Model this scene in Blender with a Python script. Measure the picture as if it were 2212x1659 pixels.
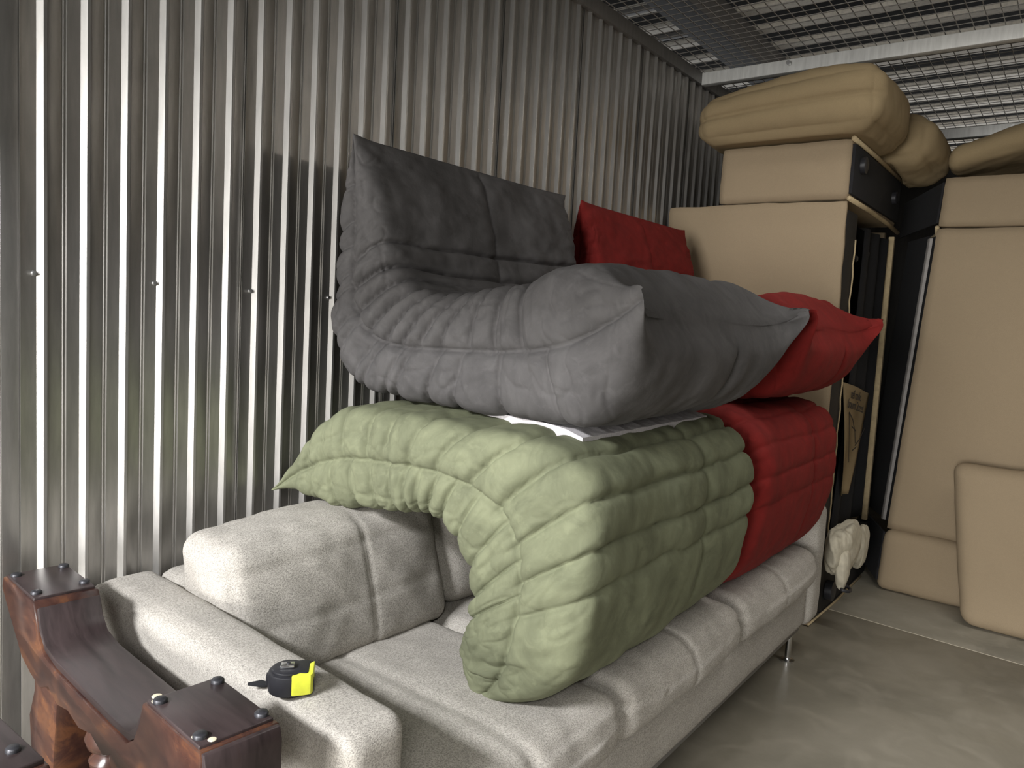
import bpy, bmesh, math, random
import numpy as np
from mathutils import Vector, Matrix
random.seed(7)
for o in list(bpy.data.objects): bpy.data.objects.remove(o)
SC = bpy.context.scene
COL = SC.collection

# ---------------------------------------------------------------- camera
CAMH = 1.25
def cam_axes(yaw=37, pitch=5.1, roll=-3.15):
    y, p, r = map(math.radians, (yaw, pitch, roll))
    F = Vector((-math.sin(y)*math.cos(p), math.cos(y)*math.cos(p), -math.sin(p)))
    R = Vector((math.cos(y), math.sin(y), 0)); U = R.cross(F)
    return R*math.cos(r)-U*math.sin(r), U*math.cos(r)+R*math.sin(r), F
cd = bpy.data.cameras.new('camera'); cam = bpy.data.objects.new('camera', cd); COL.objects.link(cam)
R_, U_, F_ = cam_axes()
M = Matrix((R_, U_, -F_)).transposed().to_4x4(); M.translation = Vector((0, 0, CAMH))
cam.matrix_world = M
cd.sensor_fit = 'HORIZONTAL'; cd.sensor_width = 36; cd.lens = 36*1640/2212; cd.clip_start = .02
SC.camera = cam

# ---------------------------------------------------------------- world, lights, exposure
w = bpy.data.worlds.new('world'); SC.world = w; w.use_nodes = True
w.node_tree.nodes['Background'].inputs[0].default_value = (.93, .96, 1, 1)
w.node_tree.nodes['Background'].inputs[1].default_value = .32
def area(name, loc, target, sx, sy, power, col=(1, 1, 1)):
    l = bpy.data.lights.new(name, 'AREA'); l.shape = 'RECTANGLE'; l.size = sx; l.size_y = sy
    l.energy = power; l.color = col
    o = bpy.data.objects.new(name, l); COL.objects.link(o); o.location = loc
    o.rotation_euler = (Vector(target)-Vector(loc)).to_track_quat('-Z', 'Y').to_euler()
    return o
area('hall_lamp', (-1.15, -2.3, 2.86), (-1.0, 1.0, .6), 1.1, .28, 165, (.97, .98, 1))
area('hall_fill', (-.2, -7.0, 1.35), (-.2, 3.0, 1.3), 3.4, 2.5, 450, (1, .985, .96))  # added soft fill from behind the camera
area('hall_lamp_far', (1.5, -2.0, 2.86), (1.0, -2.0, 0), 1.3, .3, 75, (1, .98, .95))
ol = area('overhead_fill', (.45, 2.5, 3.0), (.15, 2.5, 0), .3, 2.4, 14, (1, .97, .92)); ol.data.spread = math.radians(105)  # added fill from above to brighten the floor, not a known fixture
area('aisle_lamp', (6.2, 6.5, 2.55), (-.5, 6.2, 3.05), 1.5, 1.5, 350, (1, .93, .84))
SC.view_settings.view_transform = 'Standard'; SC.view_settings.look = 'None'
SC.view_settings.exposure = 0.70; SC.view_settings.gamma = 1; SC.view_settings.use_curve_mapping = False

# ---------------------------------------------------------------- materials
def srgb(r, g, b):
    f = lambda c: (c/255/12.92) if c/255 <= .04045 else ((c/255+.055)/1.055)**2.4
    return (f(r), f(g), f(b), 1)
class Mt:
    def __init__(s, name, col, rough=.6, metal=0, sheen=0, spec=.5):
        s.m = bpy.data.materials.new(name); s.m.use_nodes = True; s.t = s.m.node_tree; s.n = s.t.nodes
        s.b = s.n['Principled BSDF']; s.c = s.n.new('ShaderNodeTexCoord')
        s.b.inputs['Base Color'].default_value = col; s.b.inputs['Roughness'].default_value = rough
        s.b.inputs['Metallic'].default_value = metal; s.b.inputs['Specular IOR Level'].default_value = spec
        if sheen:
            s.b.inputs['Sheen Weight'].default_value = sheen; s.b.inputs['Sheen Roughness'].default_value = .45
            s.b.inputs['Sheen Tint'].default_value = col
        s.h = None
    def L(s, a, b): s.t.links.new(a, b)
    def noise(s, scale, detail=3, rough=.55, stretch=None, dist=0):
        n = s.n.new('ShaderNodeTexNoise'); n.inputs['Scale'].default_value = scale
        n.inputs['Detail'].default_value = detail; n.inputs['Roughness'].default_value = rough
        n.inputs['Distortion'].default_value = dist
        if stretch:
            mp = s.n.new('ShaderNodeMapping'); mp.inputs['Scale'].default_value = stretch
            s.L(s.c.outputs['Object'], mp.inputs[0]); s.L(mp.outputs[0], n.inputs[0])
        else: s.L(s.c.outputs['Object'], n.inputs[0])
        return n.outputs[0]
    def ramp(s, fac, stops):
        r = s.n.new('ShaderNodeValToRGB'); e = r.color_ramp.elements
        while len(e) < len(stops): e.new(.5)
        for i, (p, c) in enumerate(stops): e[i].position = p; e[i].color = c
        s.L(fac, r.inputs[0]); return r.outputs[0]
    def mix(s, fac, a, b, mode='MIX'):
        x = s.n.new('ShaderNodeMix'); x.data_type = 'RGBA'; x.blend_type = mode
        for i, v in ((0, fac), (6, a), (7, b)):
            if isinstance(v, (float, int, tuple)): x.inputs[i].default_value = v
            else: s.L(v, x.inputs[i])
        return x.outputs[2]
    def color(s, o): s.L(o, s.b.inputs['Base Color']); return s
    def rough(s, o): s.L(o, s.b.inputs['Roughness']); return s
    def bump(s, h, strength=.3, dist=.002):
        b = s.n.new('ShaderNodeBump'); b.inputs['Strength'].default_value = strength
        b.inputs['Distance'].default_value = dist; s.L(h, b.inputs['Height'])
        if s.h is not None: s.L(s.h, b.inputs['Normal'])
        s.h = b.outputs[0]; s.L(s.h, s.b.inputs['Normal']); return s
def sh(c, k): return (min(1, c[0]*k), min(1, c[1]*k), min(1, c[2]*k), 1)

def mat_metal(name, col, rough=.42, metal=.75):
    m = Mt(name, col, rough, metal)
    n = m.noise(60, 4, .6, (1, 1, .15)); m.color(m.ramp(n, [(.3, sh(col, .86)), (.7, sh(col, 1.1))]))
    m.bump(m.noise(9, 2, .5, (1, 1, .2)), .12, .004); m.bump(m.noise(500, 2), .08, .0006); return m.m
def mat_suede(name, col, mott=.2, sheen=.25):
    m = Mt(name, col, .85, 0, sheen, .25)
    a = m.noise(9, 5, .62, None, 1.2); bb = m.noise(34, 4, .6, (1, 1, 1), .6)
    c1 = m.ramp(a, [(.32, sh(col, 1-mott)), (.5, col), (.68, sh(col, 1+mott))])
    c2 = m.mix(m.ramp(bb, [(.54, (0, 0, 0, 1)), (.68, (.42, .42, .42, 1))]), c1, sh(col, 1.35))
    m.color(c2); m.bump(m.noise(26, 4, .6), .25, .006); m.bump(m.noise(900, 2), .12, .0006); return m.m
def mat_weave(name, col, scale=300, dark=.55, slub=.3, depth=.0012):
    m = Mt(name, col, .92, 0, .1, .15)
    outs = []
    for st in ((1, 1, 3.2), (3.2, 1, 1), (1, 3.2, 1)):
        outs.append(m.noise(scale, 1.5, .5, st))
    mx = m.n.new('ShaderNodeMath'); mx.operation = 'MAXIMUM'; m.L(outs[0], mx.inputs[0]); m.L(outs[1], mx.inputs[1])
    h = mx.outputs[0]
    big = m.noise(30, 4, .65, (2.2, .5, 2.2)); 
    c = m.ramp(h, [(.42, sh(col, dark)), (.62, sh(col, 1.12))])
    c = m.mix(m.ramp(big, [(.38, (0, 0, 0, 1)), (.66, (slub, slub, slub, 1))]), c, sh(col, .62))
    m.color(c); m.bump(h, .55, depth); return m.m
GALV = mat_metal('galvanised_steel', srgb(180, 178, 175), .38, .84)
GALV2 = mat_metal('galvanised_trim', srgb(128, 126, 124), .5, .6)
WHITE_STEEL = mat_metal('white_coated_steel', srgb(205, 205, 202), .5, .2)
DARK_STEEL = mat_metal('dark_steel', srgb(60, 58, 56), .6, .5)
WIRE = mat_metal('wire_steel', srgb(120, 117, 112), .5, .6)
SCREW = mat_metal('zinc_screw', srgb(215, 215, 215), .3, .9)
CHROME = mat_metal('chrome', srgb(225, 225, 225), .2, 1)
G_SUEDE = mat_suede('grey_suede', srgb(83, 81, 81), .2, .12)
GR_SUEDE = mat_suede('green_suede', srgb(103, 106, 84), .22, .15)
R_SUEDE = mat_suede('red_fabric', srgb(111, 26, 23), .16, .1)
RPINK = mat_suede('worn_red_fabric', srgb(165, 45, 48), .1, .1)
SOFA = mat_weave('light_grey_weave', srgb(174, 169, 161))
BEIGE = mat_weave('beige_canvas', srgb(147, 131, 108), 700, .88, .06, .0006)
BEIGE2 = mat_weave('beige_cushion_canvas', srgb(143, 126, 97), 700, .86, .08, .0006)
def simple(name, col, rough=.6, metal=0, bs=None, spec=.5):
    m = Mt(name, col, rough, metal, 0, spec)
    n = m.noise(bs or 40, 4); m.color(m.ramp(n, [(.3, sh(col, .85)), (.7, sh(col, 1.12))])); m.bump(n, .1, .001); return m.m
BLACK_CLOTH = simple('black_lining', srgb(26, 26, 29), .95)
BLACK_WOOD = simple('black_board', srgb(24, 23, 24), .7)
BLACK_PLASTIC = simple('black_plastic', srgb(38, 38, 42), .45)
YELLOW = simple('yellow_plastic', srgb(222, 226, 70), .4)
WCLOTH = simple('cream_cloth', srgb(193, 186, 167), .9)
DCOVER = simple('white_dust_cover', srgb(204, 200, 202), .95, 0, 200)
PIPING = simple('pale_piping', srgb(176, 158, 124), .9)
INK = simple('print_ink', srgb(52, 46, 42), .9)
BOLT = simple('dark_bolt', srgb(64, 64, 68), .38, .5)
PUTTY = simple('old_glue', srgb(205, 196, 170), .8)
PLASTER = simple('hall_panel', srgb(180, 179, 175), .8)
def mat_wood():
    m = Mt('reddish_varnished_wood', srgb(96, 52, 32), .25); col = srgb(98, 52, 30)
    n = m.noise(8, 5, .6, (1.0, 2, 2.2), .6)
    m.color(m.ramp(n, [(.32, srgb(48, 32, 30)), (.50, srgb(72, 48, 40)), (.62, srgb(100, 66, 46)), (.76, srgb(74, 48, 38))]))
    m.bump(m.noise(60, 3, .6, (.3, 1, 1)), .15, .001); return m.m
def mat_darkwood():
    m = Mt('dark_stained_wood', srgb(50, 40, 40), .34); n = m.noise(12, 4, .6, (.5, 4, 1), .4)
    m.color(m.ramp(n, [(.3, srgb(40, 33, 33)), (.6, srgb(62, 52, 52)), (.8, srgb(56, 44, 42))])); m.bump(n, .08, .001); return m.m
WOOD = mat_wood(); DWOOD = mat_darkwood()
def mat_concrete():
    m = Mt('polished_concrete', srgb(128, 120, 108), .5); a = m.noise(1.6, 7, .62, None, .5); b = m.noise(7, 5, .6, None, .8)
    c = m.ramp(a, [(.3, srgb(113, 109, 98)), (.5, srgb(131, 126, 113)), (.7, srgb(148, 142, 129))])
    c = m.mix(m.ramp(b, [(.5, (0, 0, 0, 1)), (.75, (.5, .5, .5, 1))]), c, srgb(159, 152, 138))
    m.color(c); m.rough(m.ramp(b, [(.3, (.38,)*3+(1,)), (.7, (.58,)*3+(1,))])); m.bump(m.noise(160, 3), .08, .001); return m.m
CONC = mat_concrete()

# ---------------------------------------------------------------- object helpers
def tag(o, label=None, cat=None, group=None, kind=None):
    if label: o['label'] = label
    if cat: o['category'] = cat
    if group: o['group'] = group
    if kind: o['kind'] = kind
    return o
def link(name, me, mat=None, parent=None, smooth=False):
    o = bpy.data.objects.new(name, me); COL.objects.link(o)
    if mat is not None: me.materials.append(mat)
    if parent is not None: o.parent = parent
    if smooth: me.polygons.foreach_set('use_smooth', [True]*len(me.polygons))
    return o
def mesh(name, V, Fc, mat=None, parent=None, smooth=False):
    me = bpy.data.meshes.new(name); me.from_pydata([tuple(map(float, v)) for v in V], [], Fc); me.update()
    bm = bmesh.new(); bm.from_mesh(me); bmesh.ops.recalc_face_normals(bm, faces=bm.faces); bm.to_mesh(me); bm.free()
    return link(name, me, mat, parent, smooth)
def empty(name, loc=(0, 0, 0)):
    o = bpy.data.objects.new(name, None); COL.objects.link(o); o.location = loc; o.empty_display_size = .05; return o
def root(name, label, cat, loc, group=None):
    return tag(empty(name, loc), label, cat, group)
def place(parent, o):            # world-space mesh under a parent that sits at its base
    o.parent = parent; o.matrix_parent_inverse = Matrix.Translation(-parent.location); return o
def box_bm(bm, x0, x1, y0, y1, z0, z1, bev=0):
    r = bmesh.ops.create_cube(bm, size=1)
    vs = r['verts']
    for v in vs: v.co = Vector(((x0+x1)/2+v.co.x*(x1-x0), (y0+y1)/2+v.co.y*(y1-y0), (z0+z1)/2+v.co.z*(z1-z0)))
    if bev:
        es = list({e for v in vs for e in v.link_edges})
        bmesh.ops.bevel(bm, geom=es, offset=bev, segments=3, affect='EDGES', profile=.5)
def box(name, x0, x1, y0, y1, z0, z1, mat, parent=None, bev=.003, smooth=True):
    bm = bmesh.new(); box_bm(bm, x0, x1, y0, y1, z0, z1, bev)
    me = bpy.data.meshes.new(name); bm.to_mesh(me); bm.free()
    o = link(name, me, mat)
    if bev and smooth: sa(o)
    if parent is not None: place(parent, o)
    return o
def sa(o, ang=40):
    me = o.data
    me.polygons.foreach_set('use_smooth', [True]*len(me.polygons))
    bm = bmesh.new(); bm.from_mesh(me); c = math.cos(math.radians(ang))
    for e in bm.edges:
        if len(e.link_faces) == 2 and e.link_faces[0].normal.dot(e.link_faces[1].normal) < c: e.smooth = False
    bm.to_mesh(me); bm.free()
def extr(name, pts, axis, a, b, mat, parent=None, bev=.003):
    """closed 2-D outline extruded along an axis. axis 'y': pts are (x,z); 'z': (x,y); 'x': (y,z)"""
    def P(p, t): return {'y': (p[0], t, p[1]), 'z': (p[0], p[1], t), 'x': (t, p[0], p[1])}[axis]
    bm = bmesh.new()
    A = [bm.verts.new(P(p, a)) for p in pts]; B = [bm.verts.new(P(p, b)) for p in pts]
    n = len(pts); bm.faces.new(A); bm.faces.new(B[::-1])
    for i in range(n): bm.faces.new((A[i], A[(i+1) % n], B[(i+1) % n], B[i]))
    bmesh.ops.recalc_face_normals(bm, faces=bm.faces)
    if bev:
        es = [e for e in bm.edges if len(e.link_faces) == 2 and e.link_faces[0].normal.dot(e.link_faces[1].normal) < .5]
        bmesh.ops.bevel(bm, geom=es, offset=bev, segments=2, affect='EDGES', profile=.5)
    me = bpy.data.meshes.new(name); bm.to_mesh(me); bm.free()
    o = link(name, me, mat); sa(o)
    if parent is not None: place(parent, o)
    return o
def lathe(name, prof, c, mat, parent=None, n=28, axis='z'):
    V, Fc = [], []
    for r, h in prof:
        for k in range(n):
            a = 2*math.pi*k/n; q = (r*math.cos(a), r*math.sin(a), h)
            if axis == 'y': q = (q[0], q[2], q[1])
            if axis == 'x': q = (q[2], q[0], q[1])
            V.append((c[0]+q[0], c[1]+q[1], c[2]+q[2]))
    for i in range(len(prof)-1):
        for k in range(n): Fc.append((i*n+k, i*n+(k+1) % n, (i+1)*n+(k+1) % n, (i+1)*n+k))
    Fc.append(tuple(range(n))); Fc.append(tuple((len(prof)-1)*n+k for k in range(n)))
    o = mesh(name, V, Fc, mat); sa(o, 50)
    if parent is not None: place(parent, o)
    return o
def tube(name, pts, r, mat, parent=None, n=8, closed_r=None):
    V, Fc = [], []; pts = [Vector(p) for p in pts]
    for i, p in enumerate(pts):
        d = (pts[min(i+1, len(pts)-1)]-pts[max(i-1, 0)]).normalized()
        u = d.cross(Vector((0, 0, 1)));
        if u.length < .1: u = d.cross(Vector((1, 0, 0)))
        u.normalize(); v = d.cross(u); rr = r if not closed_r else closed_r[i]
        for k in range(n):
            a = 2*math.pi*k/n; V.append(p+u*math.cos(a)*rr+v*math.sin(a)*rr)
    for i in range(len(pts)-1):
        for k in range(n): Fc.append((i*n+k, i*n+(k+1) % n, (i+1)*n+(k+1) % n, (i+1)*n+k))
    Fc.append(tuple(range(n))); Fc.append(tuple((len(pts)-1)*n+k for k in range(n)))
    o = mesh(name, V, Fc, mat, None, True)
    if parent is not None: place(parent, o)
    return o
# value noise in numpy
_rng = np.random.RandomState(3); _tab = _rng.rand(256, 256)
def vn(x, y, seed=0):
    x = np.asarray(x, float)+seed*17.3; y = np.asarray(y, float)+seed*7.7
    xi = np.floor(x).astype(int); yi = np.floor(y).astype(int); fx = x-xi; fy = y-yi
    fx = fx*fx*(3-2*fx); fy = fy*fy*(3-2*fy)
    g = lambda a, b: _tab[a % 256, b % 256]
    return (g(xi, yi)*(1-fx)+g(xi+1, yi)*fx)*(1-fy)+(g(xi, yi+1)*(1-fx)+g(xi+1, yi+1)*fx)*fy*1.0-.5
def fbm(x, y, seed=0, o=3):
    s = 0; a = 1.
    for k in range(o): s = s+a*vn(x*2**k, y*2**k, seed+k); a *= .5
    return s
def grid_mesh(name, P, mat, caps=True, parent=None, wrap=True):
    Mn, N = P.shape[:2]; V = P.reshape(-1, 3)
    i = np.arange(Mn-1)[:, None]; k = np.arange(N if wrap else N-1)[None, :]
    a = i*N+k; b = i*N+(k+1) % N; q = np.stack([a, b, b+N, a+N], -1).reshape(-1, 4)
    me = bpy.data.meshes.new(name)
    faces = [tuple(f) for f in q.tolist()]
    if caps: faces.append(tuple(range(N))[::-1]); faces.append(tuple((Mn-1)*N+t for t in range(N)))
    me.from_pydata(V.tolist(), [], faces); me.update()
    vol = (np.cross(P[1:, :-1]-P[:-1, :-1], P[:-1, 1:]-P[:-1, :-1])*(P[:-1, :-1]-P.mean((0, 1)))).sum()
    if vol > 0: me.flip_normals()
    o = link(name, me, mat, None, True)
    if parent is not None: place(parent, o)
    return o
def curve(pts, n):
    """Catmull-Rom through points, n samples, uniform in arc length"""
    p = np.array(pts, float); p = np.vstack([2*p[0]-p[1], p, 2*p[-1]-p[-2]]); out = []
    for i in range(1, len(p)-2):
        t = np.linspace(0, 1, 40, endpoint=False)[:, None]
        out.append(.5*((2*p[i])+(-p[i-1]+p[i+1])*t+(2*p[i-1]-5*p[i]+4*p[i+1]-p[i+2])*t**2+(-p[i-1]+3*p[i]-3*p[i+1]+p[i+2])*t**3))
    out.append(p[-2][None]); q = np.vstack(out)
    return q

# ---------------------------------------------------------------- quilted floor-sofa body
def togo(name, mat, parent, outer, inner, y0, y1, seams_in, seams_out, long_in=(), long_out=(), ear=(.05, .05),
         ear_y=(.0, .0), M_=350, N_=470, seed=1, r_side=.15, sag=(.0, .0), depth=.016, flat=None, taper=0., narrow=0., fold=1.0, maxth=None):
    nk = len(outer); O = curve(outer, 0); I = curve(inner, 0)
    C = (O+I)/2; d = np.r_[0, np.cumsum(np.hypot(*np.diff(C, axis=0).T))]; L = d[-1]
    # denser sampling near the ends
    u = np.linspace(0, 1, M_); u = u-.06*np.sin(2*np.pi*u)
    S = u*L
    f = lambda A: np.stack([np.interp(S, d, A[:, 0]), np.interp(S, d, A[:, 1])], -1)
    O, I = f(O), f(I); C = (O+I)/2; Hh = (I-O)/2; th = np.hypot(Hh[:, 0], Hh[:, 1])
    T = np.gradient(C, axis=0); T /= np.hypot(T[:, 0], T[:, 1])[:, None]+1e-9
    W = (y1-y0)/2; yc = (y0+y1)/2; tm = th.max()
    # section outline (n in -1..1, y)
    tau = np.linspace(0, 1, N_, endpoint=False)
    P = np.zeros((M_, N_, 3)); nn = np.zeros((M_, N_)); yy = np.zeros((M_, N_))
    pp = np.zeros((M_, N_))
    # rounded outline sampled by perimeter; side arc given extra samples
    for i in range(M_):
        r = r_side*(.25+.75*min(1, th[i]/tm/.8)); K = 120
        a = np.linspace(0, np.pi, K); e = 2/2.9
        # near side arc: from inner (n=+1) through y=-W to outer (n=-1)
        ay = -(W-r)-r*np.sin(a)**e; an = np.sign(np.cos(a))*np.abs(np.cos(a))**e
        s1 = np.linspace(-(W-r), W-r, 160)[1:-1]
        ys = np.r_[ay, s1, -ay[::-1], s1[::-1]]; ns = np.r_[an, -np.ones(len(s1)), -np.ones(0), ] if False else np.r_[an, -np.ones(len(s1)), an[::-1], np.ones(len(s1))]
        yl = np.r_[ys, ys[0]]; nl = np.r_[ns, ns[0]]
        dd = np.r_[0, np.cumsum(np.hypot(np.diff(yl), np.diff(nl)*max(th[i], .06)))]
        tt = tau*dd[-1]
        yy[i] = np.interp(tt, dd, yl); nn[i] = np.interp(tt, dd, nl)
    yn = yy/W
    for qq in (S, L-S): nn *= 1-.55*np.abs(yn)**8*np.exp(-(qq/.085)**2)[:, None]
    # puffing of the whole section (softly domed faces)
    dome = (1-np.clip(np.abs(yn), 0, 1)**2.2)
    P[:, :, 0] = C[:, None, 0]+Hh[:, None, 0]*nn; P[:, :, 2] = C[:, None, 1]+Hh[:, None, 1]*nn
    P[:, :, 1] = yc+yy
    # ears at both ends: corners drawn out along the tangent, edge between them pulled in
    for end, sg in ((0, -1), (1, 1)):
        q = S if end == 0 else L-S
        fall = np.exp(-(q/.10)**2)[:, None]
        sh_ = ear[end]*(np.abs(yn)**12)*np.exp(-(q/.07)**2)[:, None]
        P[:, :, 0] += sg*T[:, None, 0]*sh_; P[:, :, 2] += sg*T[:, None, 1]*sh_
        P[:, :, 1] += np.sign(yn)*np.where(yn > 0, (.10 if (end and ear[1] > .01) else 0), ear_y[end])*(np.abs(yn)**7)*np.exp(-(q/.065)**1.6)[:, None]
    # dent from stacked weight
    Sg0 = S[:, None]*np.ones((1, N_)); q1 = (L-S)[:, None]; g1 = np.clip(q1/.13, 0, 1)*np.exp(-(q1/.55)**4)
    P[:, :, 1] -= taper*np.where(yn > 0, np.abs(yn)**3, 0)*(.5-.5*nn)**.8*g1
    P[:, :, 1] -= narrow*np.clip(yn, 0, 1)*(lambda t: t*t*(3-2*t))(np.clip((Sg0-.35*L)/(.4*L), 0, 1))
    # seam relief
    Sg = S[:, None]*np.ones((1, N_)); wob = .012*fbm(yy*6, Sg*4, seed)
    side = np.clip((np.abs(yy)-(W-r_side))/r_side, 0, 1)          # 0 on the broad faces, 1 on the side's middle
    D = np.zeros_like(Sg)
    inn = 1/(1+np.exp(-nn*14)); out_ = 1-inn
    endw = np.minimum(S, L-S); ef = np.clip(endw/.10, 0, 1)[:, None]
    for lst, msk in ((seams_in, inn), (seams_out, out_)):
        for (sk, st, full, skew) in lst:
            edge = np.clip((np.abs(yy)-(W-r_side-.16))/.16, 0, 1)
            stren = st*(full+(1-full)*edge)
            dd = Sg+wob-sk-skew*(np.abs(nn)-0.0)*.05-(.03*skew)*dome
            w_ = .0055
            asym = np.where(dd > 0, 1.0, .55)
            D -= msk*stren*ef*depth*(1.05*np.exp(-np.abs(dd)/w_)+(.22+.30*side*inn)*np.exp(-(dd/.020)**2)*asym)
    ds = np.abs(nn)*np.maximum(th[:, None], .03)
    sidew = np.clip((np.abs(yy)-(W-r_side*.75))/(r_side*.4), 0, 1)
    mids = 1.1*np.exp(-ds/.005)+.4*np.exp(-(ds/.022)**2)
    D -= depth*.9*sidew*mids*np.clip(ef+.25, 0, 1)
    for lst, msk in ((long_in, inn), (long_out, out_)):
        for (yk, s0, s1_, st) in lst:
            dd = np.abs(yy-yk+.01*fbm(Sg*5, yy*0, seed+5))
            wn = 1/(1+np.exp(-(Sg-s0)*40))*1/(1+np.exp((Sg-s1_)*40))
            D -= depth*st*msk*wn*(.8*np.exp(-dd/.0055)+.4*np.exp(-(dd/.025)**2))
    # fold wrinkles: ridges across the side panels and softer ones elsewhere
    wr = fbm(Sg*34+yy*3, nn*2.0+yy*1.5, seed+9, 2)
    wr2 = fbm(Sg*9, yy*7, seed+11, 3)
    wr3 = fbm(Sg*14+nn*3, yy*22+nn*2, seed+13, 2)
    cr = fbm(Sg*8+yy*5, yy*9+nn*1.2, seed+21, 3); cr2 = fbm(Sg*20, yy*5+nn*2, seed+23, 2)
    D -= fold*(.0045*np.exp(-np.abs(cr)/.035)*(.10+.9*side)+.004*np.exp(-np.abs(cr2)/.05)*side)*ef
    D += fold*(.0075*wr*(.2+.9*side)*ef+.012*wr2+.0016*wr3*(1-side))
    Nn = np.cross(np.gradient(P, axis=0), np.gradient(np.concatenate([P[:, -1:], P, P[:, :1]], 1), axis=1)[:, 1:-1])
    Nn /= np.linalg.norm(Nn, axis=2)[:, :, None]+1e-9
    cc = np.stack([C[:, 0], np.full(M_, yc), C[:, 1]], -1)[:, None]
    sgn = np.sign(((P-cc)*Nn).sum((1, 2)).mean()); Nn *= sgn
    # fade displacement at the tips
    P = P+Nn*(D*np.clip(endw/.02, 0, 1)[:, None])[:, :, None]
    if flat: P[:, :, 2] = np.where(P[:, :, 2] < flat, flat+.15*(P[:, :, 2]-flat), P[:, :, 2])
    return grid_mesh(name, P, mat, True, parent)

# ---------------------------------------------------------------- boxy upholstered cushion
def cushion(name, x0, x1, y0, y1, z0, z1, mat, parent=None, r=.05, bulge=(.01, .01, .02), res=.012, seed=1, wr=.006,
            seams=(), warp=None, piping=0, sdepth=.008):
    """seams: list of (axis, value, face_axis, face_sign or 0, width) creases in the plane axis=value seen on faces of face_axis"""
    c = np.array([(x0+x1)/2, (y0+y1)/2, (z0+z1)/2]); h = np.array([x1-x0, y1-y0, z1-z0])/2
    r = min(r, h.min()*.98); V = []; Fc = []; base = 0
    def axis_samples(hh):
        n = max(4, int(round(2*hh/res))); return np.linspace(-hh, hh, n+1)
    A = [axis_samples(t) for t in h]
    bm = bmesh.new(); allP = []
    for ax in range(3):
        b_, c_ = [(1, 2), (2, 0), (0, 1)][ax]
        for sg in (-1, 1):
            B, Cc = np.meshgrid(A[b_], A[c_], indexing='ij'); P = np.zeros(B.shape+(3,))
            P[..., ax] = sg*h[ax]; P[..., b_] = B; P[..., c_] = Cc
            n0, n1 = B.shape; idx = base+np.arange(n0*n1).reshape(n0, n1)
            q = np.stack([idx[:-1, :-1], idx[1:, :-1], idx[1:, 1:], idx[:-1, 1:]], -1).reshape(-1, 4)
            if sg < 0: q = q[:, ::-1]
            Fc += q.tolist(); allP.append(P.reshape(-1, 3)); base += n0*n1
    P = np.vstack(allP)
    core = np.clip(P, -(h-r), h-r); n = P-core; ln = np.linalg.norm(n, axis=1)[:, None]
    n = n/np.maximum(ln, 1e-9); U = P/h
    Q = core+n*r
    f = [1-np.clip(np.abs(U[:, k]), 0, 1)**2.5 for k in range(3)]
    disp = np.zeros(len(P))
    for k in range(3):
        o1, o2 = [(1, 2), (2, 0), (0, 1)][k]
        disp += np.abs(n[:, k])*bulge[k]*f[o1]*f[o2]
    W_ = Q+c
    disp += wr*(fbm(W_[:, 0]*7+W_[:, 2]*5, W_[:, 1]*7-W_[:, 2]*3, seed, 3))+wr*.35*fbm(W_[:, 0]*26, W_[:, 1]*26+W_[:, 2]*18, seed+4, 2)
    for (ax, val, fa, fs, wd) in seams:
        dd = np.abs(W_[:, ax]-val); m = np.abs(n[:, fa])**.5 if fa is not None else 1
        if fs: m = np.where(n[:, fa]*fs > 0, m, 0)
        disp -= sdepth*m*(np.exp(-dd/wd)+.45*np.exp(-(dd/(wd*4))**2))
    Q = Q+n*disp[:, None]+c
    if warp is not None: Q = warp(Q)
    me = bpy.data.meshes.new(name); me.from_pydata(Q.tolist(), [], [tuple(t) for t in Fc]); me.update()
    b2 = bmesh.new(); b2.from_mesh(me); bmesh.ops.remove_doubles(b2, verts=b2.verts, dist=1e-4)
    bmesh.ops.recalc_face_normals(b2, faces=b2.faces); b2.to_mesh(me); b2.free()
    o = link(name, me, mat, None, True)
    if parent is not None: place(parent, o)
    return o

# ================================================================ SETTING
XW = -1.65; ZT = 2.435
YB = 6.0; XR = 3.0; YF = -.55
# left corrugated wall: backing + six-rib panels + top channel + screws
wl = box('wall_left', XW-.06, XW-.022, YF, YB, 0, 2.49, DARK_STEEL, None, 0); tag(wl, kind='structure')
PER = .0804; RIB0 = .631; PW = PER*6
def wall_panel(y_start, n, parent, mat=GALV, xw=XW, flip=1, z0=0, z1=ZT):
    """ribs start at y_start+.027; a panel is six ribs with a lapped edge"""
    prof = [(y_start-.004, -.0050), (y_start+.002, -.0070)]
    for k in range(n):
        b = y_start+.027+k*PER
        prof += [(b-.0005, -.0100), (b+.0088, -.0004), (b+.0110, 0), (b+.0150, 0), (b+.0165, -.0012), (b+.0180, -.0095)]
        g = b+.0405
        prof += [(g+.0030, -.0095), (g+.0055, -.0112), (g+.0075, -.0095), (g+.0095, -.0095), (g+.0115, -.0112), (g+.0140, -.0095)]
    prof += [(y_start+n*PER-.001, -.0095)]
    V, Fc = [], []
    for z in (z0, z1):
        for (y, x) in prof: V.append((xw+flip*x, y, z))
    m = len(prof)
    # thin sheet given real thickness
    for z in (z0, z1):
        for (y, x) in prof: V.append((xw+flip*(x-.0012), y, z))
    for i in range(m-1):
        Fc.append((i, i+1, m+i+1, m+i)); Fc.append((2*m+i, 3*m+i, 3*m+i+1, 2*m+i+1))
        Fc.append((m+i, m+i+1, 3*m+i+1, 3*m+i)); Fc.append((i, 2*m+i, 2*m+i+1, i+1))
    Fc += [(0, m, 3*m, 2*m), (m-1, 2*m+m-1, 3*m+m-1, 2*m-1)]
    o = mesh('wall_panel', V, Fc, mat); sa(o, 35)
    o.parent = parent; return o
p0 = RIB0-.027
k = -2
first = None
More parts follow.
